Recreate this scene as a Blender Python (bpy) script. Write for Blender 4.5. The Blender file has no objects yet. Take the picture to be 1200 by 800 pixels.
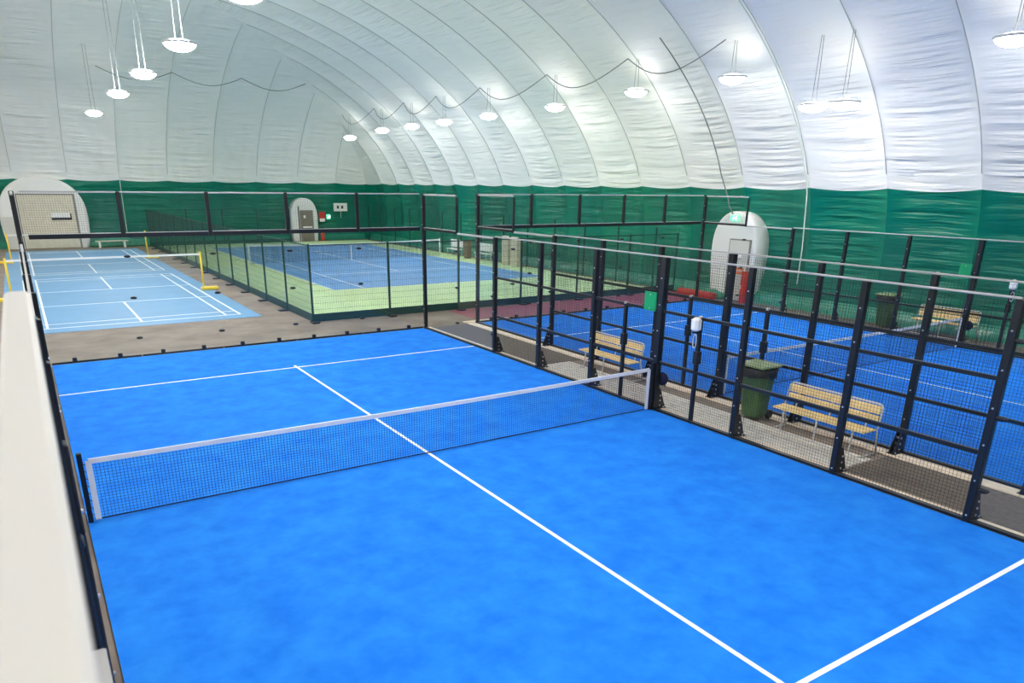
import bpy, math, random
from mathutils import Vector, Matrix
random.seed(7)
R = math.radians
scene = bpy.context.scene
col = scene.collection

# ------------------------------------------------------------------ camera, world, exposure
CAM = Vector((-0.0894, 0.015, 4.2254)); YAW, PIT, ROL = 0.5744, 0.3388, 0.013
F_PX, CX, CY = 841.6, 585.2, 514.8          # of a 1200 x 800 frame
cam = bpy.data.cameras.new('camera'); cam_o = bpy.data.objects.new('camera', cam); col.objects.link(cam_o)
fw = Vector((math.sin(YAW)*math.cos(PIT), math.cos(YAW)*math.cos(PIT), -math.sin(PIT)))
rt = Vector((math.cos(YAW), -math.sin(YAW), 0)); up = rt.cross(fw)
r2 = math.cos(ROL)*rt + math.sin(ROL)*up; u2 = -math.sin(ROL)*rt + math.cos(ROL)*up
m = Matrix((r2, u2, -fw)).transposed().to_4x4(); m.translation = CAM
cam_o.matrix_world = m
cam.sensor_width = 36; cam.lens = 36*F_PX/1200
cam.shift_x = (600-CX)/1200; cam.shift_y = (CY-400)/1200
cam.clip_start = 0.02; cam.clip_end = 300
cam.dof.use_dof = True; cam.dof.focus_distance = 15; cam.dof.aperture_fstop = 4.0
scene.camera = cam_o
w = bpy.data.worlds.new('world'); scene.world = w; w.use_nodes = True
w.node_tree.nodes['Background'].inputs[0].default_value = (.8, .85, .9, 1)
w.node_tree.nodes['Background'].inputs[1].default_value = 0.3
vs = scene.view_settings
vs.view_transform = 'Standard'; vs.look = 'None'; vs.gamma = 1; vs.use_curve_mapping = False
vs.exposure = 1.12
LAMP = 75.0                                  # strength of every lamp lens and added uplight in the hall

# ------------------------------------------------------------------ materials
def srgb(r, g, b):
    f = lambda c: (c/255/12.92) if c/255 <= .04045 else ((c/255+.055)/1.055)**2.4
    return (f(r), f(g), f(b), 1)
MATS = {}
def mat(name, c, rough=.6, metal=0, var=0, vscale=5, bump=0, bscale=60, spec=.5, emit=None, coords='Object', c2=None, detail=4):
    if name in MATS: return MATS[name]
    M = bpy.data.materials.new(name); M.use_nodes = True; nt = M.node_tree; b = nt.nodes['Principled BSDF']
    b.inputs['Base Color'].default_value = srgb(*c); b.inputs['Roughness'].default_value = rough
    b.inputs['Metallic'].default_value = metal; b.inputs['Specular IOR Level'].default_value = spec
    if var or bump:
        tc = nt.nodes.new('ShaderNodeTexCoord')
    if var:
        n = nt.nodes.new('ShaderNodeTexNoise'); n.inputs['Scale'].default_value = vscale; n.inputs['Detail'].default_value = detail
        n.inputs['Roughness'].default_value = .65
        nt.links.new(tc.outputs[coords], n.inputs['Vector'])
        rp = nt.nodes.new('ShaderNodeValToRGB')
        a = c2 if c2 else tuple(max(0, x*(1-var)) for x in c); d = c if c2 else tuple(min(255, x*(1+var)) for x in c)
        rp.color_ramp.elements[0].position = .32; rp.color_ramp.elements[1].position = .68
        rp.color_ramp.elements[0].color = srgb(*a); rp.color_ramp.elements[1].color = srgb(*d)
        nt.links.new(n.outputs['Fac'], rp.inputs['Fac']); nt.links.new(rp.outputs['Color'], b.inputs['Base Color'])
    if bump:
        n2 = nt.nodes.new('ShaderNodeTexNoise'); n2.inputs['Scale'].default_value = bscale; n2.inputs['Detail'].default_value = 3
        nt.links.new(tc.outputs[coords], n2.inputs['Vector'])
        bp = nt.nodes.new('ShaderNodeBump'); bp.inputs['Strength'].default_value = bump; bp.inputs['Distance'].default_value = .02
        nt.links.new(n2.outputs['Fac'], bp.inputs['Height']); nt.links.new(bp.outputs['Normal'], b.inputs['Normal'])
    if emit:
        b.inputs['Emission Color'].default_value = srgb(*emit[0]); b.inputs['Emission Strength'].default_value = emit[1]
    MATS[name] = M; return M
BLACK = mat('black powder coat', (20, 22, 27), .38)
CAP = mat('pale galvanised cap', (176, 175, 174), .45)
CAPW = mat('white painted cap', (214, 211, 205), .5)
BOLT = mat('zinc bolt', (200, 200, 205), .3, .8)
WIRE = mat('black mesh wire', (22, 24, 28), .5)
WHITE = mat('white line paint', (244, 246, 248), .6)
TAPE = mat('white net tape', (238, 239, 240), .7)
NETC = mat('navy net cord', (18, 30, 70), .8)
TURF = mat('blue artificial turf', (36, 142, 246), .85, var=.1, vscale=2.2, bump=.5, bscale=160, spec=.2, c2=(8, 116, 234), detail=9)
BADM = mat('pale blue sports paint', (114, 162, 206), .5, var=.03, vscale=.8)
TGREEN = mat('pale green sports paint', (208, 234, 178), .6, var=.035, vscale=.6)
TBLUE = mat('mid blue sports paint', (112, 168, 232), .55, var=.03, vscale=.6)
MAROON = mat('maroon floor paint', (146, 66, 86), .6, var=.06, vscale=2)
ASPH = mat('brown grey asphalt', (156, 142, 128), .75, var=.1, vscale=.9, bump=.4, bscale=90, c2=(122, 108, 97), detail=8)
SLAB = mat('light concrete', (218, 212, 200), .8, var=.07, vscale=6, bump=.3, bscale=120)
DMAT = mat('dark floor mat', (112, 102, 92), .85, var=.1, vscale=14, bump=.4, bscale=150)
KERB = mat('beige concrete kerb', (240, 222, 200), .8, var=.06, vscale=4)
FGREEN = mat('dark green fence paint', (14, 62, 58), .5)
FWIRE = mat('green fence wire', (16, 66, 58), .5)
STEEL = mat('pale steel tube', (208, 208, 210), .35, .3)
WOODM = mat('honey pine slat', (246, 212, 150), .55, var=.07, vscale=7)
YELLOW = mat('yellow post paint', (246, 214, 62), .45)
ROPE = mat('white rope', (214, 224, 220), .8)
SEAM = mat('grey seam strap', (172, 180, 180), .7)
NAVY = mat('navy cloth', (18, 26, 70), .75)
BINM = mat('olive green plastic', (66, 98, 56), .45, var=.06, vscale=8)
BINL = mat('pale green lid', (126, 146, 100), .5)
BAG = mat('black bin bag', (20, 22, 20), .35, bump=.8, bscale=40)
PLATE = mat('green sign plastic', (0, 150, 92), .4)
WPLAS = mat('white plastic', (240, 240, 238), .35)
ARCH = mat('white airlock membrane', (233, 232, 230), .5, bump=.15, bscale=4)
CREAM = mat('cream door leaf', (222, 214, 196), .5, var=.03, vscale=4)
GREYD = mat('grey door frame', (132, 130, 126), .5)
TAUPE = mat('taupe door leaf', (128, 122, 108), .5)
PALED = mat('pale grey door leaf', (212, 210, 204), .45)
RED = mat('red enamel', (206, 48, 38), .4)
ORANGE = mat('orange sign', (236, 120, 60), .5)
TERR = mat('red floor mat', (196, 66, 56), .8, var=.12, vscale=12)
TARP = mat('green tarpaulin', (36, 128, 96), .4, var=.15, vscale=5, bump=.8, bscale=9)
BROWN = mat('brown board', (112, 92, 76), .6)
BEIGE = mat('beige foam mat', (214, 204, 184), .7)
HOUS = mat('white lamp housing', (205, 207, 210), .4)
CABLE = mat('grey electric cable', (120, 126, 130), .6)
LENS = mat('lit lamp lens', (255, 255, 255), .3, emit=((255, 250, 240), LAMP*0.95))
FILLU = mat('dim added uplight', (255, 255, 255), .3, emit=((255, 250, 240), LAMP*.05))  # faint version of the glow added on lamp tops
FILLM = mat('bright added uplight', (255, 255, 255), .3, emit=((255, 250, 240), LAMP*.8))  # strong glow added on lamp tops to lift the dome and ambient light
LENSW = mat('soft lamp lens', (255, 255, 255), .3, emit=((255, 250, 240), LAMP*.38))
EXIT = mat('lit exit sign', (120, 255, 200), .4, emit=((60, 240, 160), .8))
EXITP = mat('white exit figure', (250, 255, 252), .4, emit=((235, 255, 248), 1.6))
DARK = mat('dark slot', (24, 26, 30), .4)
def glass_mat():
    M = bpy.data.materials.new('clear court glass'); M.use_nodes = True; nt = M.node_tree; nt.nodes.clear()
    o = nt.nodes.new('ShaderNodeOutputMaterial'); t = nt.nodes.new('ShaderNodeBsdfTransparent'); g = nt.nodes.new('ShaderNodeBsdfGlossy')
    t.inputs[0].default_value = (.965, .985, .98, 1); g.inputs['Roughness'].default_value = .02
    lw = nt.nodes.new('ShaderNodeLayerWeight'); lw.inputs['Blend'].default_value = .5
    pw = nt.nodes.new('ShaderNodeMath'); pw.operation = 'POWER'; pw.inputs[1].default_value = 4.5; nt.links.new(lw.outputs['Facing'], pw.inputs[0])
    f = nt.nodes.new('ShaderNodeMath'); f.operation = 'MULTIPLY_ADD'; f.inputs[1].default_value = .45; f.inputs[2].default_value = .025; nt.links.new(pw.outputs[0], f.inputs[0])
    x = nt.nodes.new('ShaderNodeMixShader'); nt.links.new(f.outputs[0], x.inputs[0])
    nt.links.new(t.outputs[0], x.inputs[1]); nt.links.new(g.outputs[0], x.inputs[2]); nt.links.new(x.outputs[0], o.inputs[0]); return M
GLASS = glass_mat()
def membrane(name, c, c2, rough, strength, trans=0):
    """dome fabric: folds run across each panel and die out at its seams"""
    M = bpy.data.materials.new(name); M.use_nodes = True; nt = M.node_tree; b = nt.nodes['Principled BSDF']; L = nt.links.new
    b.inputs['Roughness'].default_value = rough; b.inputs['Specular IOR Level'].default_value = .4
    u1 = nt.nodes.new('ShaderNodeUVMap'); u1.uv_map = 'fold'; u0 = nt.nodes.new('ShaderNodeUVMap'); u0.uv_map = 'panel'
    mp = nt.nodes.new('ShaderNodeMapping'); mp.inputs['Rotation'].default_value = (0, 0, R(-9)); mp.inputs['Scale'].default_value = (.3, 3.8, 1)
    L(u1.outputs[0], mp.inputs[0])
    n = nt.nodes.new('ShaderNodeTexNoise'); n.inputs['Scale'].default_value = 1.0; n.inputs['Detail'].default_value = 3.5; n.inputs['Roughness'].default_value = .5
    L(mp.outputs[0], n.inputs['Vector'])
    ns = nt.nodes.new('ShaderNodeTexNoise'); ns.inputs['Scale'].default_value = .35; L(u1.outputs[0], ns.inputs['Vector'])
    sp = nt.nodes.new('ShaderNodeSeparateXYZ'); L(u0.outputs[0], sp.inputs[0])
    def mth(op, a, b2, cl=False):
        q = nt.nodes.new('ShaderNodeMath'); q.operation = op; q.use_clamp = cl
        for i, v in enumerate((a, b2)):
            if isinstance(v, (int, float)): q.inputs[i].default_value = v
            else: L(v, q.inputs[i])
        return q.outputs[0]
    e = mth('MULTIPLY', mth('MULTIPLY', sp.outputs[0], mth('SUBTRACT', 1, sp.outputs[0])), 5.0, True)
    loc = mth('MULTIPLY', mth('SUBTRACT', ns.outputs['Fac'], .25), 2.6, True)
    h = mth('MULTIPLY', mth('MULTIPLY', n.outputs['Fac'], e), loc)
    bp = nt.nodes.new('ShaderNodeBump'); bp.inputs['Strength'].default_value = strength; bp.inputs['Distance'].default_value = .4
    L(h, bp.inputs['Height']); L(bp.outputs['Normal'], b.inputs['Normal'])
    rp = nt.nodes.new('ShaderNodeValToRGB'); rp.color_ramp.elements[0].color = srgb(*c2); rp.color_ramp.elements[1].color = srgb(*c)
    rp.color_ramp.elements[0].position = .3; rp.color_ramp.elements[1].position = .6
    L(ns.outputs['Fac'], rp.inputs['Fac']); L(rp.outputs['Color'], b.inputs['Base Color'])
    return M
MEM_W = membrane('white dome membrane', (241, 242, 241), (235, 238, 237), .45, .62)
MEM_G = membrane('green dome membrane', (0, 122, 99), (0, 106, 90), .33, .8)
SKIRT = mat('sea green skirt film', (44, 132, 110), .3, bump=1.0, bscale=7)

# ------------------------------------------------------------------ mesh helpers
class MB:
    def __init__(s): s.v = []; s.f = []; s.sm = []
    def box(s, x0, x1, y0, y1, z0, z1):
        b = len(s.v)
        s.v += [(x0,y0,z0),(x1,y0,z0),(x1,y1,z0),(x0,y1,z0),(x0,y0,z1),(x1,y0,z1),(x1,y1,z1),(x0,y1,z1)]
        for q in ((0,3,2,1),(4,5,6,7),(0,1,5,4),(1,2,6,5),(2,3,7,6),(3,0,4,7)): s.f.append(tuple(b+i for i in q)); s.sm.append(False)
        return s
    def cbox(s, x0, x1, y0, y1, z0, z1, c):
        """box whose four upright edges and top/bottom rims are chamfered"""
        b = len(s.v); rings = []
        for z, i in ((z0, c), (z0+c, 0), (z1-c, 0), (z1, c)):
            X0, X1, Y0, Y1 = x0+i, x1-i, y0+i, y1-i; k = c
            ring = [(X0+k,Y0,z),(X1-k,Y0,z),(X1,Y0+k,z),(X1,Y1-k,z),(X1-k,Y1,z),(X0+k,Y1,z),(X0,Y1-k,z),(X0,Y0+k,z)]
            rings.append([len(s.v)+j for j in range(8)]); s.v += ring
        for a, c2 in zip(rings, rings[1:]):
            for j in range(8): s.f.append((a[j], a[(j+1)%8], c2[(j+1)%8], c2[j])); s.sm.append(False)
        s.f.append(tuple(reversed(rings[0]))); s.f.append(tuple(rings[-1])); s.sm += [False, False]
        return s
    def tube(s, pts, r, n=8, cap=True, closed=False):
        pts = [Vector(p) for p in pts]; rings = []; prev = None
        for i, p in enumerate(pts):
            if closed: t = pts[(i+1) % len(pts)] - pts[i-1]
            else: t = pts[min(i+1, len(pts)-1)] - pts[max(i-1, 0)]
            t.normalize()
            a = Vector((0,0,1)) if abs(t.z) < .95 else Vector((1,0,0))
            if prev is not None:
                a = prev
            x = (a - t*a.dot(t)).normalized(); y = t.cross(x); prev = x
            rr = r[i] if isinstance(r, (list, tuple)) else r
            ring = []
            for k in range(n):
                q = p + (x*math.cos(2*math.pi*k/n) + y*math.sin(2*math.pi*k/n))*rr
                ring.append(len(s.v)); s.v.append(tuple(q))
            rings.append(ring)
        pairs = list(zip(rings, rings[1:])) + ([(rings[-1], rings[0])] if closed else [])
        for a, b in pairs:
            for k in range(n): s.f.append((a[k], a[(k+1)%n], b[(k+1)%n], b[k])); s.sm.append(n > 4)
        if cap and not closed:
            s.f.append(tuple(reversed(rings[0]))); s.f.append(tuple(rings[-1])); s.sm += [False, False]
        return s
    def lathe(s, prof, n=20, c=(0,0,0), axis='z', sx=1, sy=1):
        rings = []
        for r, h in prof:
            ring = []
            for k in range(n):
                a = 2*math.pi*k/n; x, y = r*math.cos(a)*sx, r*math.sin(a)*sy
                q = {'z': (x, y, h), 'x': (h, x, y), 'y': (y, h, x)}[axis]
                ring.append(len(s.v)); s.v.append((q[0]+c[0], q[1]+c[1], q[2]+c[2]))
            rings.append(ring)
        for a, b in zip(rings, rings[1:]):
            for k in range(n): s.f.append((a[k], a[(k+1)%n], b[(k+1)%n], b[k])); s.sm.append(True)
        s.f.append(tuple(reversed(rings[0]))); s.f.append(tuple(rings[-1])); s.sm += [False, False]
        return s
    def prism(s, poly, y0, y1, plane='xz'):
        """a polygon in x,z pushed from y0 to y1 (plane 'yz': polygon in y,z pushed along x; 'xy': pushed along z)"""
        mk = {'xz': lambda a, b, t: (a, t, b), 'yz': lambda a, b, t: (t, a, b), 'xy': lambda a, b, t: (a, b, t)}[plane]
        n = len(poly); b = len(s.v)
        s.v += [mk(a, c, y0) for a, c in poly] + [mk(a, c, y1) for a, c in poly]
        for k in range(n): s.f.append((b+k, b+(k+1)%n, b+n+(k+1)%n, b+n+k)); s.sm.append(False)
        s.f.append(tuple(b+k for k in reversed(range(n)))); s.f.append(tuple(b+n+k for k in range(n))); s.sm += [False, False]
        return s
    def mesh(s, name, material):
        me = bpy.data.meshes.new(name); me.from_pydata(s.v, [], s.f); me.materials.append(material)
        me.polygons.foreach_set('use_smooth', s.sm)
        import bmesh
        bm = bmesh.new(); bm.from_mesh(me); bmesh.ops.recalc_face_normals(bm, faces=bm.faces); bm.to_mesh(me); bm.free()
        me.update(); return me
    def build(s, name, material, parent=None, loc=(0,0,0), rz=0): return put(name, s.mesh(name, material), parent, loc, rz)
def put(name, me, parent=None, loc=(0,0,0), rz=0):
    o = bpy.data.objects.new(name, me); col.objects.link(o); o.parent = parent; o.location = loc
    if rz: o.rotation_euler = (0, 0, rz)
    return o
def tag(o, label=None, cat=None, group=None, kind=None):
    for k, v in (('label', label), ('category', cat), ('group', group), ('kind', kind)):
        if v: o[k] = v
    return o
def thing(name, label, cat, loc=(0,0,0), rz=0, group=None, kind=None):
    return tag(put(name, None, None, loc, rz), label, cat, group, kind)
CACHE = {}
def shared(key, name, material, make):
    if key not in CACHE: CACHE[key] = make().mesh(name, material)
    return CACHE[key]
def copy_tree(o, parent=None):
    c = o.copy(); col.objects.link(c); c.parent = parent
    for ch in list(o.children): copy_tree(ch, c)
    return c

# ------------------------------------------------------------------ floor and courts
floor = MB().box(-14.3, 24.4, -14, 57.9, -.3, 0).build('floor', ASPH); tag(floor, kind='structure')
MB().box(12.3, 24.0, 20.2, 22.62, 0, .006).build('maroon_strip', MAROON, floor)
MB().box(10.28, 11.2, 6.05, 14.2, 0, .02).build('concrete_strip', SLAB, floor)
MB().box(10.28, 11.61, 14.25, 20.1, 0, .012).build('dark_mat', DMAT, floor)
MB().box(10.28, 11.61, 0, 6.0, 0, .012).build('dark_mat', DMAT, floor)
MB().box(22.16, 24.0, .3, 20.1, 0, .010).build('dark_mat', DMAT, floor)
for x0, x1, y0, y1 in ((10.12, 10.27, 0, 20.1), (11.62, 11.87, 0, 20.1), (11.64, 13.4, 20.2, 20.45)):
    n = max(1, round((y1-y0)/2)) if y1-y0 > 1 else 1
    for k in range(n):
        MB().cbox(x0, x1, y0+(y1-y0)*k/n+.004, y0+(y1-y0)*(k+1)/n-.004, 0, .035, .008).build('kerb_stone', KERB, floor)

def padel_turf(x0, label):
    t = thing('padel_turf', label, 'turf', (x0, 0, 0))
    MB().box(.012, 9.988, 0, 20, 0, .03).build('turf_carpet', TURF, t)
    z0, z1 = .0295, .033
    for y in (3.05, 16.95): MB().box(.012, 9.988, y-.028, y+.028, z0, z1).build('service_line', WHITE, t)
    MB().box(4.972, 5.028, 2.85, 17.15, z0, z1).build('centre_line', WHITE, t)
    return t
padel_turf(0, 'bright blue turf court lying between the grey walkway and the bench corridor')
padel_turf(12, 'bright blue turf court lying between the bench corridor and the green side wall')
CACHE.clear()

t = thing('badminton_court', 'pale blue painted badminton floor with two courts in white lines', 'sports floor', (0, 0, 0))
MB().box(-1.05, 6.3, 24.65, 55.0, 0, .010).build('court_paint', BADM, t)
for yb in (25.4, 40.55):
    L = 13.4; xa, xb = -.35, 5.75; lw = .07; z0, z1 = .0095, .0135
    def hl(y, a=xa, b=xb): MB().box(a, b, y-lw/2, y+lw/2, z0, z1).build('court_line', WHITE, t)
    def vl(x, a, b): MB().box(x-lw/2, x+lw/2, a, b, z0, z1+.0005).build('court_line', WHITE, t)
    for y in (yb, yb+.76, yb+4.72, yb+8.68, yb+L-.76, yb+L): hl(y)
    for x in (xa, xa+.46, xb-.46, xb): vl(x, yb, yb+L)
    vl((xa+xb)/2, yb, yb+4.72); vl((xa+xb)/2, yb+8.68, yb+L)

t = thing('tennis_court', 'blue tennis court with white lines on pale green surround', 'sports floor')
MB().box(7.46, 23.4, 22.84, 56.5, 0, .008).build('green_surround', TGREEN, t)
X0, X1, Y0, Y1 = 10.63, 21.6, 29.5, 53.27
MB().box(X0, X1, Y0, Y1, .0075, .012).build('blue_court', TBLUE, t)
def tl(a, b, c, d): MB().box(a, b, c, d, .0115, .0155).build('court_line', WHITE, t)
for y in (Y0, Y1): tl(X0-.04, X1+.04, y-.05, y+.05)
for x in (X0, X0+1.37, X1-1.37, X1): tl(x-.035, x+.035, Y0, Y1)
YN = (Y0+Y1)/2; XC = (X0+X1)/2
for y in (YN-6.4, YN+6.4): tl(X0+1.37, X1-1.37, y-.035, y+.035)
tl(XC-.035, XC+.035, YN-6.4, YN+6.4)
for y, s in ((Y0, 1), (Y1, -1)): tl(XC-.035, XC+.035, min(y, y+s*.3), max(y, y+s*.3))

# ------------------------------------------------------------------ the air dome: panels of white and green fabric between seams
DX0, DX1, DY0, DY1 = -14.25, 24.35, -14.0, 57.86
HW, HH, ZC = (DX1-DX0)/2, 11.4, 2.0
def prof(th):      # angle -> inset, height
    return HW*(1-math.cos(th)), ZC+HH*math.sin(th)
def side_fn(side):
    return {'right': lambda s, d: (DX1-d, s), 'left': lambda s, d: (DX0+d, s), 'far': lambda s, d: (s, DY1-d), 'near': lambda s, d: (s, DY0+d)}[side]
OUT = {'right': (1, 0), 'left': (-1, 0), 'far': (0, 1), 'near': (0, -1)}
def zb(u): return 4.31 - .14*(1-(2*u-1)**2)
def dome_point(side, s, s0, s1, lo, hi, th=None, z=None, bulge=True):
    u = (s-s0)/(s1-s0)
    if th is not None: d, zz = prof(th); nh, nz = math.cos(th)/HW, math.sin(th)/HH
    else:
        zz = z
        if z > ZC: a = math.asin((z-ZC)/HH); d = HW*(1-math.cos(a)); nh, nz = math.cos(a)/HW, math.sin(a)/HH
        else: d = 0; nh, nz = 1, 0
    sc = min(max(s, lo+d), hi-d); u = (sc-s0)/(s1-s0)
    k = math.hypot(nh, nz); nh, nz = nh/k, nz/k
    edge = min(1, max(0, min(sc-lo-d, hi-d-sc)/1.2)); b = .17*(1-abs(2*u-1)**2.2)*edge*min(1, zz/1.2) if bulge else 0
    if u < 0 or u > 1: b = 0
    x, y = side_fn(side)(sc, d); ox, oy = OUT[side]
    return (x+ox*nh*b, y+oy*nh*b, zz+nz*b), u
def panel_mesh(name, side, s0, s1, lo, hi, white, k, material):
    NU, NV = 12, (44 if white else 12); v = []; f = []; uv1 = []; uv0 = []; idx = {}
    for j in range(NV+1):
        for i in range(NU+1):
            u = i/NU; s = s0+(s1-s0)*u
            if white:
                ta = math.asin((zb(u)-ZC)/HH); th = ta+(math.pi/2-ta)*j/NV; q, uu = dome_point(side, s, s0, s1, lo, hi, th=th); vv = 4.3+(th-ta)*14
            else: q, uu = dome_point(side, s, s0, s1, lo, hi, z=zb(u)*j/NV); vv = zb(u)*j/NV
            idx[i, j] = len(v); v.append(q); uv1.append((u*(s1-s0)+7.3*k, vv+3.1*k)); uv0.append((min(1, max(0, uu)), vv))
    for j in range(NV):
        for i in range(NU):
            q = (idx[i, j], idx[i+1, j], idx[i+1, j+1], idx[i, j+1])
            pts = [Vector(v[a]) for a in q]
            ar = (pts[2]-pts[0]).cross(pts[3]-pts[1]).length
            if ar > 1e-4: f.append(q)
    if not f: return None
    used = sorted({a for q in f for a in q}); mp = {a: i for i, a in enumerate(used)}
    me = bpy.data.meshes.new(name); me.from_pydata([v[a] for a in used], [], [tuple(mp[a] for a in q) for q in f])
    for nm, U in (('fold', uv1), ('panel', uv0)):
        l = me.uv_layers.new(name=nm); U2 = [U[a] for a in used]
        for lp in me.loops: l.data[lp.index].uv = U2[lp.vertex_index]
    me.polygons.foreach_set('use_smooth', [True]*len(me.polygons)); me.materials.append(material)
    me.validate(); return me
ribs_y = [DY0] + [14.07+2.873*k for k in range(-9, 15)] + [DY1]
ribs_x = [DX0] + [3.1+3.05*k for k in range(-5, 7)] + [DX1]
ceiling = tag(put('ceiling', None), kind='structure')
walls = {}
for side in ('far', 'right', 'left', 'near'):
    ribs = ribs_y if side in ('right', 'left') else ribs_x
    lo, hi = ribs[0], ribs[-1]
    W_ = tag(put('wall_'+side, None), kind='structure'); walls[side] = W_
    for k, (a, b) in enumerate(zip(ribs, ribs[1:])):
        me = panel_mesh('white_panel', side, a, b, lo, hi, True, k+17*len(walls), MEM_W)
        if me: put('white_panel', me, ceiling)
        put('green_panel', panel_mesh('green_panel', side, a, b, lo, hi, False, k+17*len(walls), MEM_G), W_)
        if side in ('far', 'right'):
            # loose film skirt at the foot of the panel
            mb = MB(); N = 14; rows = ((.02, .42), (-.1, .33), (-.2, .2), (-.28, .1), (-.5, .015)); ring = []
            rnd = random.Random(k)
            for r_, (dd, z) in enumerate(rows):
                ring.append([])
                for i in range(N+1):
                    s = a+(b-a)*i/N; wv = .035*math.sin(i*1.9+k+r_*.9)+rnd.uniform(-.02, .02)
                    s = min(max(s, lo+.6), hi-.6)
                    x, y = side_fn(side)(s, -dd+wv*(r_ > 0)+.02); ring[-1].append(len(mb.v)); mb.v.append((x, y, z+wv*.4*(0 < r_ < 4)))
            for p_, q_ in zip(ring, ring[1:]):
                for i in range(N): mb.f.append((p_[i], p_[i+1], q_[i+1], q_[i])); mb.sm.append(True)
            mb.build('skirt', SKIRT, W_)
    if side in ('far', 'right'):
        for s in ribs[1:-1]:
            pts = []
            for j in range(33):
                th = j/32*math.pi/2; d, z = prof(th)
                if z < 4.3: continue
                if s < lo+d or s > hi-d: break
                q, _ = dome_point(side, s, s-1, s+1, lo, hi, th=th, bulge=False); ox, oy = OUT[side]
                pts.append((q[0]-ox*.03, q[1]-oy*.03, q[2]-.02))
            if len(pts) > 2: MB().tube(pts, .013, 5).build('seam_strap', SEAM, ceiling)
# two ropes hung down the wall along a seam
def wall_rope(side, s, label, zlow):
    ribs = ribs_y if side == 'right' else ribs_x; pts = []; ox, oy = OUT[side]; lo, hi = ribs[0], ribs[-1]
    for z in (zlow, 1.2, 2.2): x, y = side_fn(side)(s, .32); pts.append((x, y, z))
    for j in range(4, 16):
        th = j/32*math.pi/2; q, _ = dome_point(side, s, s-1, s+1, lo, hi, th=th, bulge=False); pts.append((q[0]-ox*.14, q[1]-oy*.14, q[2]-.08))
    mb = MB().tube(pts, .02, 6); tag(mb.build('hanging_rope', ROPE), label, 'rope')
wall_rope('right', 16.94, 'white rope hanging down the green wall right of the arched exit door', .9)
wall_rope('far', 6.15, 'white rope hanging down the far wall above the low green bench', .5)

# ------------------------------------------------------------------ lamps
def pendant_meshes():
    h = MB().lathe([(.42, -.03), (.46, -.03), (.47, 0), (.46, .03), (.42, .03)], 24).mesh('rim', HOUS)
    l = MB().lathe([(.03, -.21), (.15, -.2), (.28, -.16), (.38, -.095), (.425, -.025), (.43, .0)], 24).mesh('lens', LENS)
    u = MB().lathe([(.43, .0), (.43, .012), (.36, .05), (.22, .085), (.05, .10)], 24).mesh('added_uplight', FILLU)  # glowing top half, added so the lamps also brighten the membrane
    u2_ = MB().lathe([(.43, .0), (.43, .012), (.36, .05), (.22, .085), (.05, .10)], 24).mesh('added_uplight', FILLM)
    lw_ = l.copy(); lw_.materials.clear(); lw_.materials.append(LENSW)
    return h, l, u, u2_, lw_
PH, PL, PU, PU2, PLW = pendant_meshes()
def dome_z(x):
    d = min(x-DX0, DX1-x); return prof(math.acos(max(-1, 1-d/HW)))[1]
def pendant(x, y, z, label, group):
    o = thing('pendant_lamp', label, 'lamp', (x, y, z), group=group)
    put('rim', PH, o); put('lens', PL if x < 15 else PLW, o); put('added_uplight', PU2 if x < 15 and y < 45 else PU, o)
    top = dome_z(x)-z-.05
    for dx in (-.05, .05):
        MB().tube([(dx*2, 0, .08), (dx, 0, max(.35, top))], .008, 5).build('suspension_wire', CABLE, o)
row = [(20.5, y, 7.55) for y in (27.7, 33.2, 37.8, 41.8, 46.1)] + [(20.5, 51.6, 7.35)]
row += [(20.5, y, 7.7) for y in (22.6, 18.0, 9.6, 4.6, -1.0, -7.0)]  # unseen end of the row; one lamp added to lift dark dome panels
twin = [(20.8, 15.02, 6.66), (20.8, 14.02, 6.66)]
for q in row: pendant(*q, 'white disc pendant lamp hanging close under the curved dome above the green wall', 'pendant lamps along the right dome side')
for q in twin: pendant(*q, 'white disc pendant lamp hanging close to a twin above the bench by the green wall', 'twin pendant lamps')
for y in (50, 38.5, 31, 24, 17, 10, 2, -6): pendant(4.57, y, 7.9, 'white disc pendant lamp hanging on long wires under the middle of the dome', 'pendant lamps along the dome middle')
for y in (52, 46, 40, 34, 28, 22, 16, 10, 4, -2, -8): pendant(-10.4, y, 7.55, 'white disc pendant lamp under the dome over the walkway beside the padel fence', 'pendant lamps along the left dome side')
# slack electric cable looping between the lamps of the right row
ys = [51.6, 46.1, 41.8, 37.8, 33.2, 27.7, 22.6, 18.0]
cab = thing('lamp_cable', 'slack grey electric cable looping between the pendant lamps under the dome', 'cable', (20.0, 27.7, 8.3))
for a, b in zip(ys, ys[1:]):
    pts = [(0.5*math.sin(math.pi*i/12)*-.6, a+(b-a)*i/12-27.7, .45-.75*math.sin(math.pi*i/12)) for i in range(13)]
    MB().tube(pts, .018, 5).build('cable_span', CABLE, cab)
cab2 = thing('lamp_cable', 'slack grey electric cable looping across the far end of the dome', 'cable', (14, 50.0, 9.3))
for k in range(3):
    pts = [(-9+4*k+4*i/10, 0, 1.0-.55*math.sin(math.pi*i/10)) for i in range(11)]
    MB().tube(pts, .02, 5).build('cable_span', CABLE, cab2)

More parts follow.
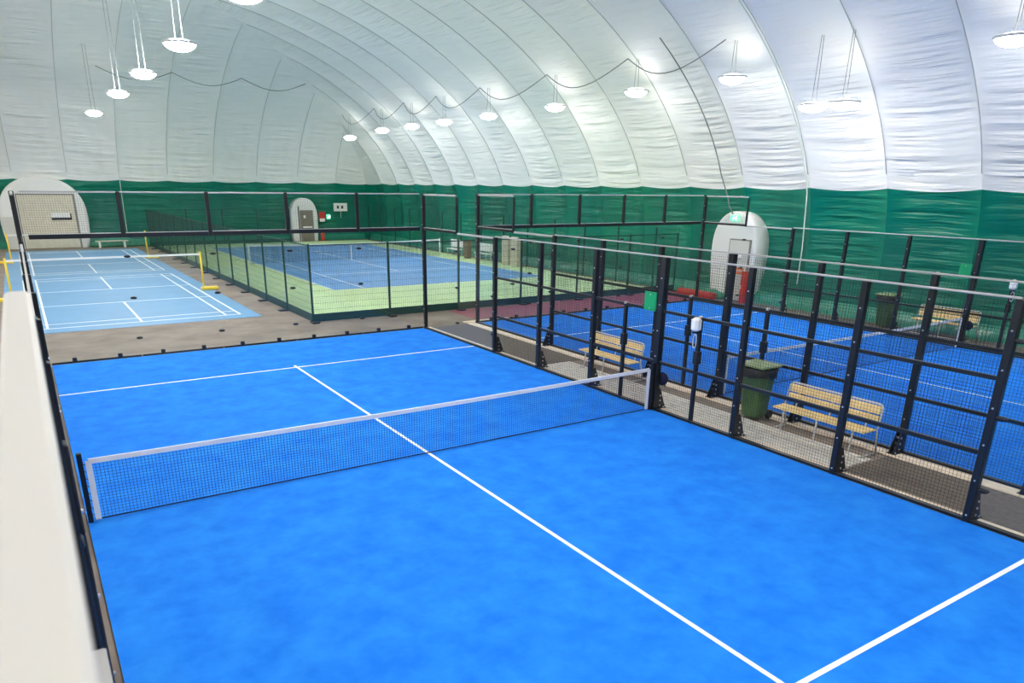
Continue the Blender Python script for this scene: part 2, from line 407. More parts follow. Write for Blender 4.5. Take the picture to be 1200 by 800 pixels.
# ------------------------------------------------------------------ padel enclosures
PT = .05      # half post
def wire_grid(w, h, step, r, wy=None):
    """grid of square wires in local x,z, centred on y=0"""
    mb = MB(); nx = round(w/step); nz = round(h/(wy or step))
    for i in range(nx+1): x = w*i/nx; mb.box(x-r, x+r, -r, r, 0, h)
    for j in range(nz+1): z = h*j/nz; mb.box(0, w, r, 2.4*r, z-r, z+r)
    return mb
def mesh_panel(parent, loc, w, h, rz, step=.05, r=.0016, material=None, wy=None):
    me = shared(('wire', w, h, step, r, material), 'mesh_panel', material or WIRE, lambda: wire_grid(w, h, step, r, wy))
    return put('mesh_panel', me, parent, loc, rz)
def glass_pane(parent, loc, w, h, rz):
    me = shared(('glass', w, h), 'glass_pane', GLASS, lambda: MB().box(.006, w-.006, -.006, .006, .03, h-.03))
    return put('glass_pane', me, parent, loc, rz)
def clamp(parent, loc, axis):
    me = shared(('clamp', axis), 'clamp_disc', BLACK, lambda: MB().lathe([(.03, -.04), (.05, -.03), (.05, .03), (.03, .04)], 14, axis=axis, **({'sx': 1.5, 'sy': .62} if axis == 'x' else {'sx': .62, 'sy': 1.5})))
    return put('clamp_disc', me, parent, loc)
def post(parent, x, y, z0, z1, hw=PT, bolts=True, face=(-1, 0)):
    me = shared(('post', z0, z1, hw), 'post', BLACK, lambda: MB().cbox(-hw, hw, -hw, hw, z0, z1, .008))
    o = put('post', me, parent, (x, y, 0))
    if bolts:
        def mk():
            mb = MB()
            for z in [z0+.12+.5*i for i in range(int((z1-z0)/.5))]:
                mb.lathe([(.013, -hw-.012), (.013, hw+.012)], 6, (0, 0, z), 'x')
            return mb
        b = put('bolt', shared(('bolt', z0, z1, hw), 'bolt', BOLT, mk), o); b['kind'] = 'stuff'
    return o
def foot(parent, x, y, out):
    def mk():
        mb = MB()
        for dy in (-.045, .035): mb.prism([(0, 0), (.2*out, 0), (.2*out, .05), (.05*out, .42), (0, .42)], dy, dy+.012, 'xz')
        mb.box(min(0, .22*out), max(0, .22*out), -.075, .075, 0, .015); return mb
    o = put('foot_bracket', shared(('foot', out), 'foot_bracket', BLACK, mk), parent, (x+out*PT, y, .03))
    def mk2():
        mb = MB()
        for z in (.07, .17, .27): mb.lathe([(.017, -.055), (.017, .056)], 8, (.06*out, 0, z), 'y')
        for yy in (-.05, .05): mb.lathe([(.014, .015), (.014, .035)], 8, (.16*out, yy, 0), 'z')
        return mb
    b = put('bolt', shared(('fbolt', out), 'bolt', BOLT, mk2), o); b['kind'] = 'stuff'
def rail_y(parent, name, x, y0, y1, z, hw=.025, hh=.025, cap=None, capw=None):
    me = shared(('raily', y1-y0, hw, hh), name, BLACK, lambda: MB().cbox(-hw, hw, 0, y1-y0, -hh, hh, .004))
    o = put(name, me, parent, (x, y0, z))
    if cap:
        cw = capw or hw
        put('rail_cap', shared(('capy', y1-y0, cw, cap.name), 'rail_cap', cap, lambda: MB().cbox(-cw, cw, 0, y1-y0, 0, .014, .004)), o, (0, 0, hh))
    return o
def rail_x(parent, name, x0, x1, y, z, hw=.025, hh=.025, cap=None):
    me = shared(('railx', x1-x0, hw, hh), name, BLACK, lambda: MB().cbox(0, x1-x0, -hw, hw, -hh, hh, .004))
    o = put(name, me, parent, (x0, y, z))
    if cap: put('rail_cap', shared(('capx', x1-x0, hw, cap.name), 'rail_cap', cap, lambda: MB().cbox(0, x1-x0, -hw, hw, 0, .010, .003)), o, (0, 0, hh))
    return o
Q = math.pi/2
def top_rail(parent, y0, y1, z, hr, material=None):
    M_ = material or CAP
    return put('top_rail', shared(('top', round(y1-y0, 3), hr, M_.name), 'top_rail', M_, lambda: MB().cbox(-hr, hr, 0, y1-y0, -hr, hr, .007)), parent, (0, y0, z))
def side_fence(x, out, label, near=True, cap=CAP, topcap=None):
    """glass at both ends, wire mesh between; local origin at (x,0,0); out = outward direction"""
    e = thing('padel_side_fence', label, 'fence', (x, 0, 0))
    ends = [(18, 20, 16)] + ([(0, 2, 4)] if near else [])
    for a, b, c in ends:
        tall = b if a == 18 else a           # the corner of the court
        for y in (18, 16) if a == 18 else (0, 2):
            glass_pane(e, (0, y, .03), 2, 2.94, Q)
        mesh_panel(e, (0, a, 3.02), 2, .96, Q)
        ymid = 18 if a == 18 else 2
        post(e, 0, tall, 0, 4, bolts=True); post(e, 0, ymid, 2.95, 3.93, hw=.03, bolts=False)
        for z in (.5, 1.5, 2.5): clamp(e, (0, ymid, z), 'x')
        rail_y(e, 'glass_rail', 0, a+.05 if a else .05, b-.05, 3.0, .035, .035, cap)
        top_rail(e, a+.03, b-.03, 3.966, .025, topcap)
        y0 = 16 if a == 18 else 2
        top_rail(e, y0+.05, y0+1.95, 2.975, .025)
        rail_y(e, 'bottom_rail', 0, min(a, y0)+.05, max(b, y0+2)-.05, .045, .045, .02)
        for z in (.5, 1.5, 2.5): clamp(e, (0, c+(.1 if a == 18 else -.1), z), 'x')
    P = [4, 6, 8, 10, 12, 14, 16]
    for y in P:
        post(e, 0, y, 0, 3, hw=.065 if y == 10 else PT)
        foot(e, out*(.015 if y == 10 else 0), y, out)
    for a, b in zip(P, P[1:]):
        top_rail(e, a, b, 3.015, .015)
        for z in (1, 2): rail_y(e, 'mid_rail', 0, a+.05, b-.05, z, .028, .028, None)
        rail_y(e, 'bottom_rail', 0, a+.05, b-.05, .045, .045, .02)
        for z in (.06, 1.02, 2.02): mesh_panel(e, (0, a, z), 2, .95, Q)
    if out > 0:
        w_ = MB().lathe([(.05, -.05), (.12, -.04), (.135, 0), (.12, .04), (.05, .05)], 16, (.125, 9.94, .65), 'x').build('net_winder', NAVY, e)
        MB().tube([(.17, 9.94, .65), (.21, 9.94, .65), (.21, 9.94, .47)], .012, 6).build('crank_handle', BLACK, w_)
    for y in (9, 11):
        jh = 2.02
        o = put('door_jamb', shared(('jamb', jh), 'door_jamb', BLACK, lambda: MB().cbox(-.035, .035, -.035, .035, 0, jh, .006)), e, (0, y, 0))
        put('jamb_cap', shared('jcap', 'jamb_cap', CAP, lambda: MB().cbox(-.036, .036, -.036, .036, 0, .05, .008)), o, (0, 0, 2.0))
        put('lock_box', shared('lock', 'lock_box', BLACK, lambda: MB().cbox(-.06, .06, -.055, .055, -.12, .12, .01)), o, (0, 0, 1.28))
    return e
def end_wall(x0, y, label):
    e = thing('padel_glass_wall', label, 'glass wall', (x0, y, 0))
    for k in range(5):
        glass_pane(e, (2*k, 0, .03), 2, 2.94, 0); mesh_panel(e, (2*k, 0, 3.03), 2, .95, 0)
        for dx in (.5, 1.5):
            put('base_clip', shared('clip', 'base_clip', BLACK, lambda: MB().cbox(-.05, .05, -.04, .04, 0, .13, .01)), e, (2*k+dx, 0, .03))
        rail_x(e, 'glass_rail', 2*k+.05, 2*k+1.95, 0, 3.0, .045, .05, CAP)
        put('top_rail', shared('topx', 'top_rail', CAP, lambda: MB().cbox(.04, 1.96, -.018, .018, -.018, .018, .005)), e, (2*k, 0, 3.985))
        rail_x(e, 'bottom_rail', 2*k+.01, 2*k+1.99, 0, .05, .03, .022)
    for k in range(1, 5):
        post(e, 2*k, 0, 2.95, 4, hw=.045, bolts=False)
        for z in (.5, 1.5, 2.5): clamp(e, (2*k, 0, z), 'y')
    return e
end_wall(0, 20.06, 'clear glass end wall with black upper mesh in front of the badminton floor')
end_wall(12, 20.06, 'clear glass end wall with black upper mesh in front of the maroon strip')
side_fence(-.12, -1, 'black mesh and glass side fence with white capped rail, beside the grey walkway', topcap=CAPW)
side_fence(10.06, 1, 'black mesh and glass side fence between the net with white tape and the wooden benches')
side_fence(11.94, -1, 'black mesh and glass side fence standing behind the wooden benches and olive bin')
side_fence(22.06, 1, 'black mesh and glass side fence along the green dome wall')

def padel_net(x0, label, drop):
    e = thing('padel_net', label, 'net', (x0, 10, .034)); H = .86
    for x in (.06, 9.94):
        s = 1 if x < 5 else -1
        o = MB().cbox(x-.01*s-.03, x-.01*s+.03, -.035, .035, 0, .95, .006).build('net_post', BLACK, e)
    zt = lambda x: H - .03*(1-((x-5)/4.9)**2)
    xs = [.14+9.72*i/40 for i in range(41)]
    mb = MB()
    for a, b in zip(xs, xs[1:]):
        k = len(mb.v)
        for x in (a, b):
            for dy, dz in ((-.012, 0), (.012, 0), (.012, -.065), (-.012, -.065)): mb.v.append((x, dy, zt(x)+dz))
        for i in range(4): mb.f.append((k+i, k+(i+1) % 4, k+4+(i+1) % 4, k+4+i)); mb.sm.append(False)
    mb.build('top_tape', TAPE, e)
    for x in (.14, 9.86): MB().box(x-.035, x+.035, -.009, .009, .02, H-.03).build('side_band', TAPE, e)
    # cords of the net, each a thin square string
    mb = MB(); r = .0018; n = 220
    for i in range(n+1):
        x = .17+9.66*i/n; mb.box(x-r, x+r, -r, r, .02, zt(x)-.05)
    for j in range(19):
        f = j/19
        pts = [(x, 0, .03+(zt(x)-.08)*f) for x in xs[::4]]
        mb.tube(pts, r*1.2, 4, cap=False)
    c = mb.build('net_cord', NETC, e); c['kind'] = 'stuff'
    MB().tube([(x, 0, .025) for x in (.1, 3, 6, 9.9)], .010, 5).build('bottom_cord', NETC, e)
    mb = MB()
    for x, s in ((.14, -1), (9.86, 1)):
        for i in range(8): z = .08+.1*i; mb.tube([(x+s*.03, 0, z), (x+s*.1, 0, z+.04)], .006, 4)
    c = mb.build('lacing', BLACK, e); c['kind'] = 'stuff'
    return e
padel_net(0, 'padel net with white tape on the turf next to the grey walkway', 0)
padel_net(12, 'padel net with white tape on the turf next to the green side wall', 0)

# small things fixed to the fences
def jamb_box(x, y, label):
    e = thing('plastic_box', label, 'box', (x, y, 1.78))
    MB().cbox(-.085, .085, -.085, .085, 0, .26, .045).build('shell', WPLAS, e)
    MB().cbox(-.05, .05, -.05, .05, -.03, .01, .008).build('collar', DARK, e)
    pts = [(-.06, .035*math.sin(a)*1.2-.05, -.16+.13*math.cos(a)) for a in [i*2*math.pi/14 for i in range(14)]]
    MB().tube(pts, .009, 6, closed=True).build('hanging_loop', STEEL, e)
jamb_box(9.93, 8.98, 'white rounded plastic box on the door jamb opposite the olive bin')
jamb_box(21.93, 8.94, 'white rounded plastic box on the door jamb near the far bench by the green wall')
def green_plate(x, y, label):
    e = thing('green_plate', label, 'sign', (x, y, 1.98))
    MB().cbox(-.012, .012, -.16, .16, 0, .36, .006).build('plate', PLATE, e)
    for z in (.05, .31): MB().lathe([(.012, -.02), (.012, .02)], 8, (0, .0, z), 'x').build('screw', BOLT, e)
green_plate(9.98, 10.24, 'plain green plastic plate on the fence post at the near net')
green_plate(21.98, 10.24, 'plain green plastic plate on the fence post by the green wall')

# ------------------------------------------------------------------ tennis fence
def tennis_fence(label, p0, p1, n, h=2.42, skip=(), fs=-1):
    p0, p1 = Vector((*p0, 0)), Vector((*p1, 0)); d = p1-p0; L = d.length/n; rz = math.atan2(d.y, d.x)
    e = thing('tennis_fence', label, 'fence', p0, rz)
    pm = shared('tpost', 'post', FGREEN, lambda: MB().cbox(-.03, .03, -.03, .03, 0, h+.03, .006))
    fm = shared('tfoot', 'foot_plate', DARK, lambda: MB().cbox(-.12, .12, -.16, .16, 0, .045, .01))
    sb = shared(('tskirt', L), 'base_board', FGREEN, lambda: MB().box(.03, L-.03, -.01, .01, .01, .26))
    tr = shared(('ttop', L), 'top_rail', FGREEN, lambda: MB().box(.03, L-.03, -.014, .014, h-.03, h))
    for k in range(n+1):
        if k in skip: continue
        o = put('post', pm, e, (k*L, 0, 0)); put('foot_plate', fm, o, (0, .17*fs, 0))
    for k in range(n):
        mesh_panel(e, (k*L, 0, .2), L, h-.24, 0, .055, .0028, FWIRE, .2)
        put('base_board', sb, e, (k*L, 0, 0)); put('top_rail', tr, e, (k*L, 0, 0))
    return e
tennis_fence('dark green wire fence between the glass end walls and the tennis court', (7.4, 22.75), (23.6, 22.75), 6)
tennis_fence('dark green wire fence between the pale blue floor and the tennis court', (7.4, 22.85), (7.4, 56.5), 13, skip=(0,), fs=1)
tennis_fence('dark green wire fence behind the tennis court near the far arched door', (7.5, 56.62), (17.3, 56.62), 4, skip=(0,), fs=1)
# bare posts with two strained wires along the side wall
e = thing('post_fence', 'row of dark green posts with two thin wires in front of the green side wall', 'fence', (23.45, 23.9, 0))
pm = MB().cbox(-.03, .03, -.03, .03, 0, 2.62, .006).mesh('post', FGREEN)
for k in range(14): put('post', pm, e, (0, 2.47*k, 0))
for z in (1.3, 2.58): MB().tube([(-.034, 0, z), (-.034, 2.47*13, z)], .004, 5).build('strained_wire', FWIRE, e)

t = thing('tennis_net', 'tennis net with white tape and white end posts', 'net', (0, YN, .0165))
for x in (X0-.4, X1+.4): MB().tube([(x, 0, 0), (x, 0, 1.07)], .05, 10).build('net_post', WPLAS, t)
zt2 = lambda x: .95+.1*((x-XC)/5.9)**2
xs = [X0-.35+(X1-X0+.7)*i/24 for i in range(25)]
mb = MB()
for a, b in zip(xs, xs[1:]):
    k = len(mb.v)
    for x in (a, b):
        for dy, dz in ((-.014, 0), (.014, 0), (.014, -.09), (-.014, -.09)): mb.v.append((x, dy, zt2(x)+dz))
    for i in range(4): mb.f.append((k+i, k+(i+1) % 4, k+4+(i+1) % 4, k+4+i)); mb.sm.append(False)
mb.build('top_tape', TAPE, t)
mb = MB()
for i in range(160):
    x = X0-.35+(X1-X0+.7)*i/159; mb.box(x-.004, x+.004, -.003, .003, .02, zt2(x)-.05)
for j in range(13): mb.tube([(x, 0, .04+(zt2(x)-.1)*j/13) for x in xs[::3]], .004, 4, cap=False)
c = mb.build('net_cord', NETC, t); c['kind'] = 'stuff'
MB().box(XC-.025, XC+.025, -.012, .012, .0, .93).build('centre_strap', TAPE, t)

def badminton_net(y, label):
    e = thing('badminton_net', label, 'net', (0, y, 0)); xa, xb = -.75, 5.95
    for x, s in ((xa, -1), (xb, 1)):
        o = MB().tube([(x, 0, .08), (x, 0, 1.52)], .038, 10).build('net_post', YELLOW, e)
        MB().cbox(min(x-.1*s, x+.55*s), max(x-.1*s, x+.55*s), -.17, .17, .012, .14, .03).build('post_base', YELLOW, o)
        MB().lathe([(.045, 1.5), (.045, 1.54), (.02, 1.56)], 10, (x, 0, 0)).build('post_cap', YELLOW, o)
    MB().box(xa, xb, -.012, .012, 1.42, 1.49).build('top_tape', TAPE, e)
    mb = MB()
    for i in range(130): x = xa+(xb-xa)*i/129; mb.box(x-.0012, x+.0012, -.0012, .0012, .75, 1.43)
    for j in range(13): z = .75+.68*j/13; mb.box(xa, xb, -.0012, .0012, z-.0012, z+.0012)
    c = mb.build('net_cord', mat('pale net string', (150, 170, 180), .8), e); c['kind'] = 'stuff'
    return e
badminton_net(32.1, 'badminton net with yellow posts standing closer to the padel glass wall')
badminton_net(47.3, 'badminton net with yellow posts standing closer to the big arched door')

# ------------------------------------------------------------------ benches, bins
def bench(loc, rz, label):
    """sitter faces local -x; length along local y"""
    e = thing('wooden_bench', label, 'bench', loc, rz); L = 1.8
    for k, x in enumerate((-.30, -.18, -.06)):
        MB().cbox(x-.054, x+.054, -L/2, L/2, .43, .462, .01).build('seat_slat', WOODM, e)
    for k, (x, z) in enumerate(((.06, .60), (.095, .76))):
        mb = MB().cbox(-.014, .014, -L/2+.03, L/2-.03, -.07, .07, .008)
        o = mb.build('back_slat', WOODM, e, (x, 0, z)); o.rotation_euler = (0, R(12), 0)
    c = .09
    def arc(cx_, cz, a0, a1): return [(cx_+c*math.cos(R(a0+(a1-a0)*i/5)), cz+c*math.sin(R(a0+(a1-a0)*i/5))) for i in range(6)]
    top = arc(-L/2+c, .86-c, 180, 90) + arc(L/2-c, .86-c, 90, 0)
    pts = [(.115, -L/2, .03), (.02+.0, -L/2, .44)] + [(.02+(z-.44)*.23, y, z) for y, z in top] + [(.02, L/2, .44), (.115, L/2, .03)]
    MB().tube(pts, .017, 8).build('back_frame', STEEL, e)
    base = [(.115, -L/2, .02), (-.2, -L/2, .02)] + [(-.34+c-c*math.sin(R(a)), -L/2+c-c*math.cos(R(a)), .02) for a in (0, 30, 60, 90)] + \
           [(-.34+c-c*math.sin(R(a)), L/2-c+c*math.cos(R(a)), .02) for a in (90, 60, 30, 0)] + [(-.2, L/2, .02), (.115, L/2, .02)]
    MB().tube(base, .017, 8).build('floor_runner', STEEL, e)
    for y in (-L/2+.22, 0, L/2-.22):
        MB().tube([(-.335, y, .02), (-.30, y, .42)], .016, 8).build('leg', STEEL, e)
        MB().tube([(-.33, y, .415), (.03, y, .415), (.07, y, .56), (.105, y, .78)], .014, 8).build('slat_bracket', STEEL, e)
    return e
bench((11.40, 7.07, .012), 0, 'pine slat bench beside the olive green bin between the padel fences')
bench((11.36, 12.72, .012), 0, 'pine slat bench between the padel fences standing alone without a bin')
bench((23.45, 11.15, .012), 0, 'pine slat bench standing against the green dome wall')

def bin_(loc, rz, label, lid_open=True):
    e = thing('waste_bin', label, 'bin', loc, rz); mb = MB()
    rings = []
    for z, a, b in ((.05, .17, .19), (.10, .185, .21), (.9, .25, .27), (.93, .27, .29), (1.0, .275, .295), (1.0, .245, .265), (.9, .235, .255)):
        ring = []
        for k in range(24):
            t_ = 2*math.pi*k/24; cx_, sy_ = math.cos(t_), math.sin(t_); n_ = 4
            q = (abs(cx_)**n_+abs(sy_)**n_)**(-1/n_); ring.append(len(mb.v)); mb.v.append((a*q*cx_, b*q*sy_, z))
        rings.append(ring)
    for p_, q_ in zip(rings, rings[1:]):
        for k in range(24): mb.f.append((p_[k], p_[(k+1) % 24], q_[(k+1) % 24], q_[k])); mb.sm.append(False)
    mb.f.append(tuple(reversed(rings[0]))); mb.sm.append(False)
    mb.build('body', BINM, e)
    mb = MB(); rings = []; rn = random.Random(3)
    for z, s_ in ((.84, 1.03), (.9, 1.06), (1.01, 1.10), (1.02, .92), (.8, .86)):
        ring = []
        for k in range(24):
            t_ = 2*math.pi*k/24; cx_, sy_ = math.cos(t_), math.sin(t_); q = (cx_**4+sy_**4)**(-.25)*(1+rn.uniform(-.02, .02))
            ring.append(len(mb.v)); mb.v.append((.265*s_*q*cx_, .285*s_*q*sy_, z+rn.uniform(-.025, .025)))
        rings.append(ring)
    for p_, q_ in zip(rings, rings[1:]):
        for k in range(24): mb.f.append((p_[k], p_[(k+1) % 24], q_[(k+1) % 24], q_[k])); mb.sm.append(True)
    mb.build('bag_rim', BAG, e)
    l = MB(); l.cbox(-.30, .30, -.31, .31, 0, .05, .02)
    l.build('lid', BINL, e, (0, 0, 1.035))
    for y in (-.2, .2): MB().lathe([(.05, -.03), (.09, -.025), (.09, .025), (.05, .03)], 14, (.2, y, .09), 'y').build('wheel', DARK, e)
    MB().tube([(.27, -.2, .95), (.34, -.2, .97), (.34, .2, .97), (.27, .2, .95)], .016, 8).build('handle', BINM, e)
bin_((11.40, 8.62, .012), 0, 'olive green wheeled bin beside the bench between the padel fences')
bin_((23.3, 13.0, .012), 0, 'olive green wheeled bin against the green dome wall')

# ------------------------------------------------------------------ arched airlocks and doors
def arch_poly(hw, h, zmid, n=20, foot_hw=None):
    """outline: bulging sides and a rounded top"""
    f = foot_hw or hw*.93; P = [(-f, 0)]
    P += [(-f-(hw-f)*math.sin(math.pi/2*i/5), zmid*i/5) for i in range(1, 6)]
    for i in range(1, n):
        a = math.pi-math.pi*i/n; e_ = .86
        P.append((hw*math.copysign(abs(math.cos(a))**e_, math.cos(a)), zmid+(h-zmid)*abs(math.sin(a))**e_))
    P += [(f+(hw-f)*math.sin(math.pi/2*(5-i)/5), zmid*(5-i)/5) for i in range(0, 5)]
    P += [(f, 0)]
    return P
def arch(e, hw, h, zmid, depth, rim=.16, **k):
    """a puffed white collar standing out of the wall, front at local y=-depth"""
    P = arch_poly(hw, h, zmid, **k); mb = MB(); rings = []
    c = (0, h*.45)
    for y, s_ in ((.6, 1.0), (-depth+rim, 1.0), (-depth+rim*.5, .985), (-depth+rim*.15, .955), (-depth, .91)):
        ring = []
        for a, b in P: ring.append(len(mb.v)); mb.v.append((a*s_, y, c[1]+(b-c[1])*s_ if b > c[1] else b))
        rings.append(ring)
    n = len(P)
    for p_, q_ in zip(rings, rings[1:]):
        for k_ in range(n): mb.f.append((p_[k_], p_[(k_+1) % n], q_[(k_+1) % n], q_[k_])); mb.sm.append(True)
    mb.f.append(tuple(rings[-1])); mb.sm.append(False)
    mb.f.append(tuple(reversed(rings[0]))); mb.sm.append(False)
    return mb.build('airlock_collar', ARCH, e)
YF = DY1-.42
d1 = tag(put('door_1', None, None, (1.43, YF, 0)), 'big white arched airlock with cream roller door', None, None, 'structure')
arch(d1, 2.48, 4.45, 1.9, .35)
MB().box(-1.42, 1.85, -.42, -.345, 0, 3.42).build('door_frame', GREYD, d1)
for i in range(22):
    MB().cbox(-1.36, 1.74, -.455, -.41, .03+.15*i, .03+.15*i+.146, .008).build('roller_slat', CREAM, d1)
o = MB().cbox(.35, 1.42, -.52, -.45, 1.93, 2.24, .02).build('window_hood', WPLAS, d1)
MB().box(.35, 1.5, -.53, -.452, 1.8, 1.925).build('window_slot', DARK, o); MB().box(1.425, 1.5, -.53, -.452, 1.927, 2.2).build('window_slot', DARK, o)
for i in range(9): MB().cbox(-2.35, -1.5, -.40, -.345, .03+.22*i, .03+.22*i+.212, .008).build('white_plank', PALED, d1)

d2 = tag(put('door_2', None, None, (18.65, YF, 0)), 'small white arched airlock with taupe door', None, None, 'structure')
arch(d2, 1.06, 3.2, 1.7, .3, .12)
MB().box(-.36, .66, -.36, -.295, 0, 2.3).build('door_frame', GREYD, d2)
lf = MB().box(-.26, .58, -.38, -.33, .03, 2.24).build('door_leaf', TAUPE, d2)
MB().box(-.2, .52, -.40, -.375, 1.0, 1.1).build('push_bar', WPLAS, lf)
MB().cbox(-.12, .05, -.41, -.375, 1.72, 1.92, .02).build('round_lamp', WPLAS, lf)
MB().box(-.5, -.42, -.36, -.29, 0, 2.6).build('side_strut', TAUPE, d2)

d3 = tag(put('door_3', None, None, (DX1-.32, 19.88, 0), -Q), 'white arched airlock with pale grey door on the green side wall', None, None, 'structure')
arch(d3, 1.12, 3.42, 1.95, .3, .12, foot_hw=.92)
MB().box(-.12, .9, -.36, -.295, 0, 2.38).build('door_frame', GREYD, d3)
lf = MB().box(-.07, .85, -.38, -.33, .03, 2.33).build('door_leaf', PALED, d3)
MB().lathe([(.02, -.44), (.08, -.43), (.11, -.39), (.11, -.375)], 16, (.45, 0, 1.72), 'y').build('round_lamp', WPLAS, lf)
MB().box(.05, .75, -.40, -.375, 1.0, 1.06).build('push_bar', STEEL, lf)

def exit_sign(loc, rz, label, w=.36, h=.2):
    e = thing('exit_sign', label, 'sign', loc, rz)
    MB().cbox(-w/2, w/2, -.05, .0, 0, h, .012).build('sign_body', EXIT, e)
    # running figure, door and arrow in white
    MB().lathe([(.018, -.058), (.018, -.05)], 10, (-.02, 0, h*.8), 'y').build('figure', EXITP, e)
    MB().prism([(-.05, h*.62), (.02, h*.68), (.03, h*.5), (.06, h*.3), (.03, h*.3), (.0, h*.42), (-.06, h*.18), (-.09, h*.2), (-.03, h*.46)], -.058, -.05).build('figure', EXITP, e)
    MB().box(.09, .15, -.057, -.05, h*.2, h*.85).build('figure', EXITP, e)
exit_sign((DX1-.72, 19.85, 3.06), -Q, 'lit green exit sign at the top of the arched door on the side wall')
exit_sign((20.62, DY1-.5, 1.62), 0, 'green exit sign beside the small far arched door', .3, .34)
# cable down to the exit sign
pts = [(24.0, 20.7, 4.3), (23.9, 20.55, 3.95), (23.75, 20.3, 3.6), (23.66, 19.98, 3.3)]
up_ = []
for j in range(14, 4, -1):
    th = j/32*math.pi/2; q, _ = dome_point('right', 22.2+.05*(14-j)*0, 21.2, 23.2, DY0, DY1, th=th, bulge=False); up_.append((q[0]-.02, 20.95-.01*(14-j), q[2]-.03))
tag(MB().tube(up_+pts[1:], .022, 6).build('sign_cable', CABLE), 'grey cable running down the dome to the exit sign over the arched door', 'cable')

# fire things and boards
def extinguisher(loc, label, s=1.0):
    e = thing('fire_extinguisher', label, 'extinguisher', loc)
    MB().lathe([(.02, 0), (.085*s, .01), (.09*s, .05), (.09*s, .46*s), (.06*s, .53*s), (.03*s, .56*s)], 16).build('cylinder', RED, e)
    MB().lathe([(.03*s, .55*s), (.035*s, .57*s), (.03*s, .62*s)], 10).build('valve', DARK, e)
    MB().tube([(0, 0, .6*s), (-.12*s, -.02, .58*s), (-.14*s, -.02, .3*s)], .012, 6).build('hose', DARK, e)
    MB().box(-.06, .1, -.03, .03, .62*s, .66*s).build('handle', DARK, e)
extinguisher((19.85, DY1-1.12, .0), 'red fire extinguisher standing beside the small far arched door', 1.6)
b = thing('fire_cabinet', 'red upright fire cabinet beside the arched door on the side wall', 'cabinet', (23.35, 18.8, 0))
MB().cbox(-.1, .1, -.1, .1, 0, 1.22, .015).build('cabinet_body', RED, b)
MB().cbox(-.115, -.098, -.08, .08, .1, 1.1, .006).build('cabinet_door', RED, b)
MB().box(-.13, -.114, .04, .06, .55, .7).build('handle', WPLAS, b)
s_ = thing('warning_sign', 'small orange sign on the pale door in the side wall', 'sign', (DX1-.73, 19.32, 1.05)); MB().cbox(-.012, .004, -.17, .17, 0, .26, .004).build('sign_board', ORANGE, s_)
MB().box(-.016, -.012, -.12, .12, .1, .16).build('sign_band', WPLAS, s_)
s_ = thing('red_notice', 'red and white notice on the green wall beside the small far door', 'sign', (20.1, DY1-.55, 1.55))
MB().cbox(-.26, .26, -.02, 0, 0, .62, .005).build('notice_board', RED, s_); MB().box(-.2, .2, -.026, -.019, -.12, .12).build('white_panel', WPLAS, s_)
s_ = thing('scoreboard', 'white scoreboard hung on the green far wall right of the small door', 'scoreboard', (21.65, DY1-.55, 2.2))
MB().cbox(-.56, .56, -.05, 0, 0, .62, .01).build('board', WPLAS, s_)
for x in (-.3, .05): MB().box(x, x+.16, -.056, -.049, .2, .42).build('number_card', DARK, s_)
MB().tube([(0, -.02, 0), (0, -.02, -.5)], .02, 6).build('bracket', STEEL, s_)
# red mat with a green tarpaulin thrown on it
rm = thing('rolled_mat', 'red rolled up mat lying by the side wall door', 'mat', (22.98, 20.9, .151), 0)
mb = MB(); pts = []
MB().lathe([(.03, -1.0), (.15, -1.0), (.15, .9), (.03, .9)], 18, (0, 0, 0), 'y').build('mat_roll', TERR, rm)
MB().prism([(-1.0, 0), (.9, 0), (.9, .012), (-1.0, .012)], -.6, -.05, 'yz').build('mat_flap', TERR, rm, (0, 0, -.15))
tp = MB(); rings = []; rn = random.Random(5)
for j in range(7):
    ring = []
    for i in range(18):
        a = 2*math.pi*i/18; rr = (1-(j/6.5)**2)**.5*(1+rn.uniform(-.12, .12)); ring.append(len(tp.v))
        tp.v.append((.28*rr*math.cos(a), .75*rr*math.sin(a), .30*j/6+rn.uniform(0, .04)))
    rings.append(ring)
for p_, q_ in zip(rings, rings[1:]):
    for k in range(18): tp.f.append((p_[k], p_[(k+1) % 18], q_[(k+1) % 18], q_[k])); tp.sm.append(True)
tp.f.append(tuple(rings[-1])); tp.sm.append(False)
tp.f.append(tuple(reversed(rings[0]))); tp.sm.append(False)
tag(tp.build('tarpaulin', TARP, None, (23.5, 20.5, 0)), 'crumpled green tarpaulin heaped behind the red rolled mat', 'tarpaulin')

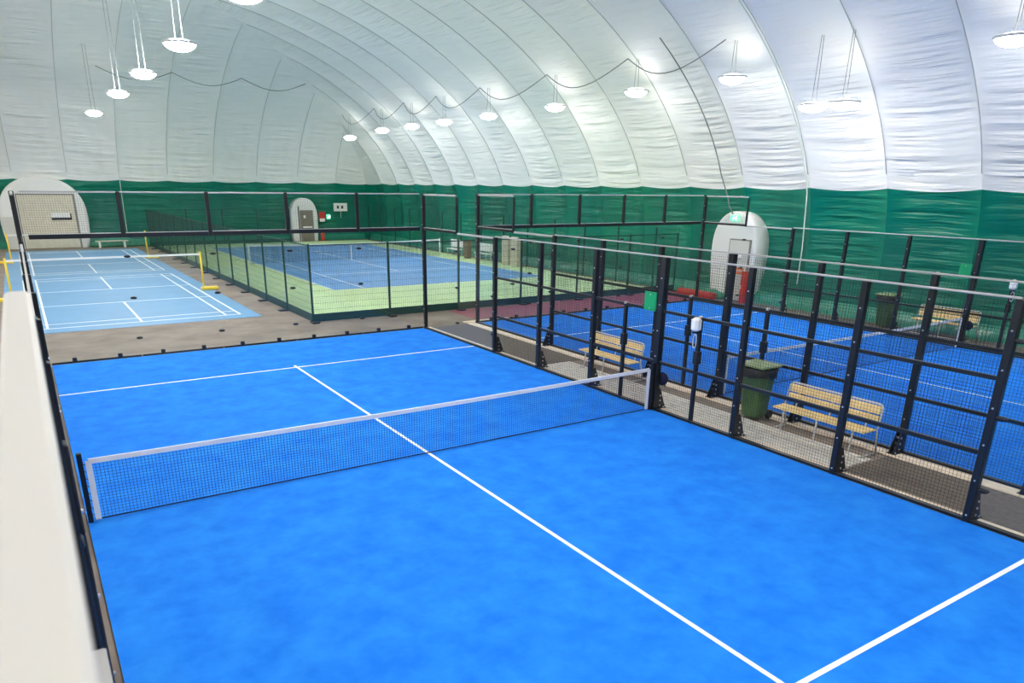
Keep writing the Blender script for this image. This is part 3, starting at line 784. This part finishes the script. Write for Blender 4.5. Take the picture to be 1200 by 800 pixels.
# furniture by the tennis court
def white_bench(y, label):
    e = thing('white_bench', label, 'bench', (22.9, y, .0095))
    MB().cbox(-.2, .2, -.75, .75, .42, .46, .01).build('seat', WPLAS, e)
    MB().cbox(.18, .22, -.75, .75, .55, 1.0, .012).build('backrest', WPLAS, e)
    for yy in (-.6, .6):
        MB().cbox(-.17, -.13, yy-.02, yy+.02, 0, .42, .006).build('leg', STEEL, e); MB().cbox(.16, .2, yy-.02, yy+.02, 0, .95, .006).build('leg', STEEL, e)
white_bench(41.1, 'white bench with a broad back beside the tennis net post')
white_bench(37.6, 'white bench with a broad back beside the tennis court baseline half')
e = thing('wooden_board', 'brown upright board box between the two white benches', 'box', (22.9, 39.4, .0095))
MB().cbox(-.15, .15, -.2, .2, 0, 1.0, .02).build('box_body', BROWN, e); MB().cbox(-.17, .17, -.22, .22, 1.0, 1.05, .01).build('box_lid', BROWN, e)
for y, lb in ((35.0, 'beige folded mat standing upright nearer the white benches'), (34.1, 'beige folded mat standing upright farther from the white benches')):
    e = thing('folded_mat', lb, 'mat', (22.95, y, .0095))
    for k in range(3): MB().cbox(-.2+.13*k, -.08+.13*k, -.32, .32, 0, 1.6-.08*k, .03).build('mat_fold', BEIGE, e)
# low bench at the foot of the far wall
e = thing('low_bench', 'low beige bench with white legs at the foot of the far wall', 'bench', (5.0, 56.3, 0))
MB().cbox(-1.0, 1.0, -.18, .18, .40, .46, .012).build('seat', BEIGE, e)
for x in (-.75, .75): MB().cbox(x-.06, x+.06, -.15, .15, 0, .4, .01).build('leg', WPLAS, e)
tp = MB(); rings = []; rn = random.Random(9)
for j in range(6):
    ring = []
    for i in range(22):
        a = 2*math.pi*i/22; rr = (1-(j/5.6)**2)**.5*(1+rn.uniform(-.12, .12)); ring.append(len(tp.v))
        tp.v.append((1.7*rr*math.cos(a), .22*rr*math.sin(a), .55*j/5+rn.uniform(0, .05)))
    rings.append(ring)
for p_, q_ in zip(rings, rings[1:]):
    for k in range(22): tp.f.append((p_[k], p_[(k+1) % 22], q_[(k+1) % 22], q_[k])); tp.sm.append(True)
tp.f.append(tuple(rings[-1])); tp.sm.append(False); tp.f.append(tuple(reversed(rings[0]))); tp.sm.append(False)
tag(tp.build('tarpaulin', TARP, None, (5.4, 57.0, 0)), 'green tarpaulin heaped along the far wall behind the low bench', 'tarpaulin')
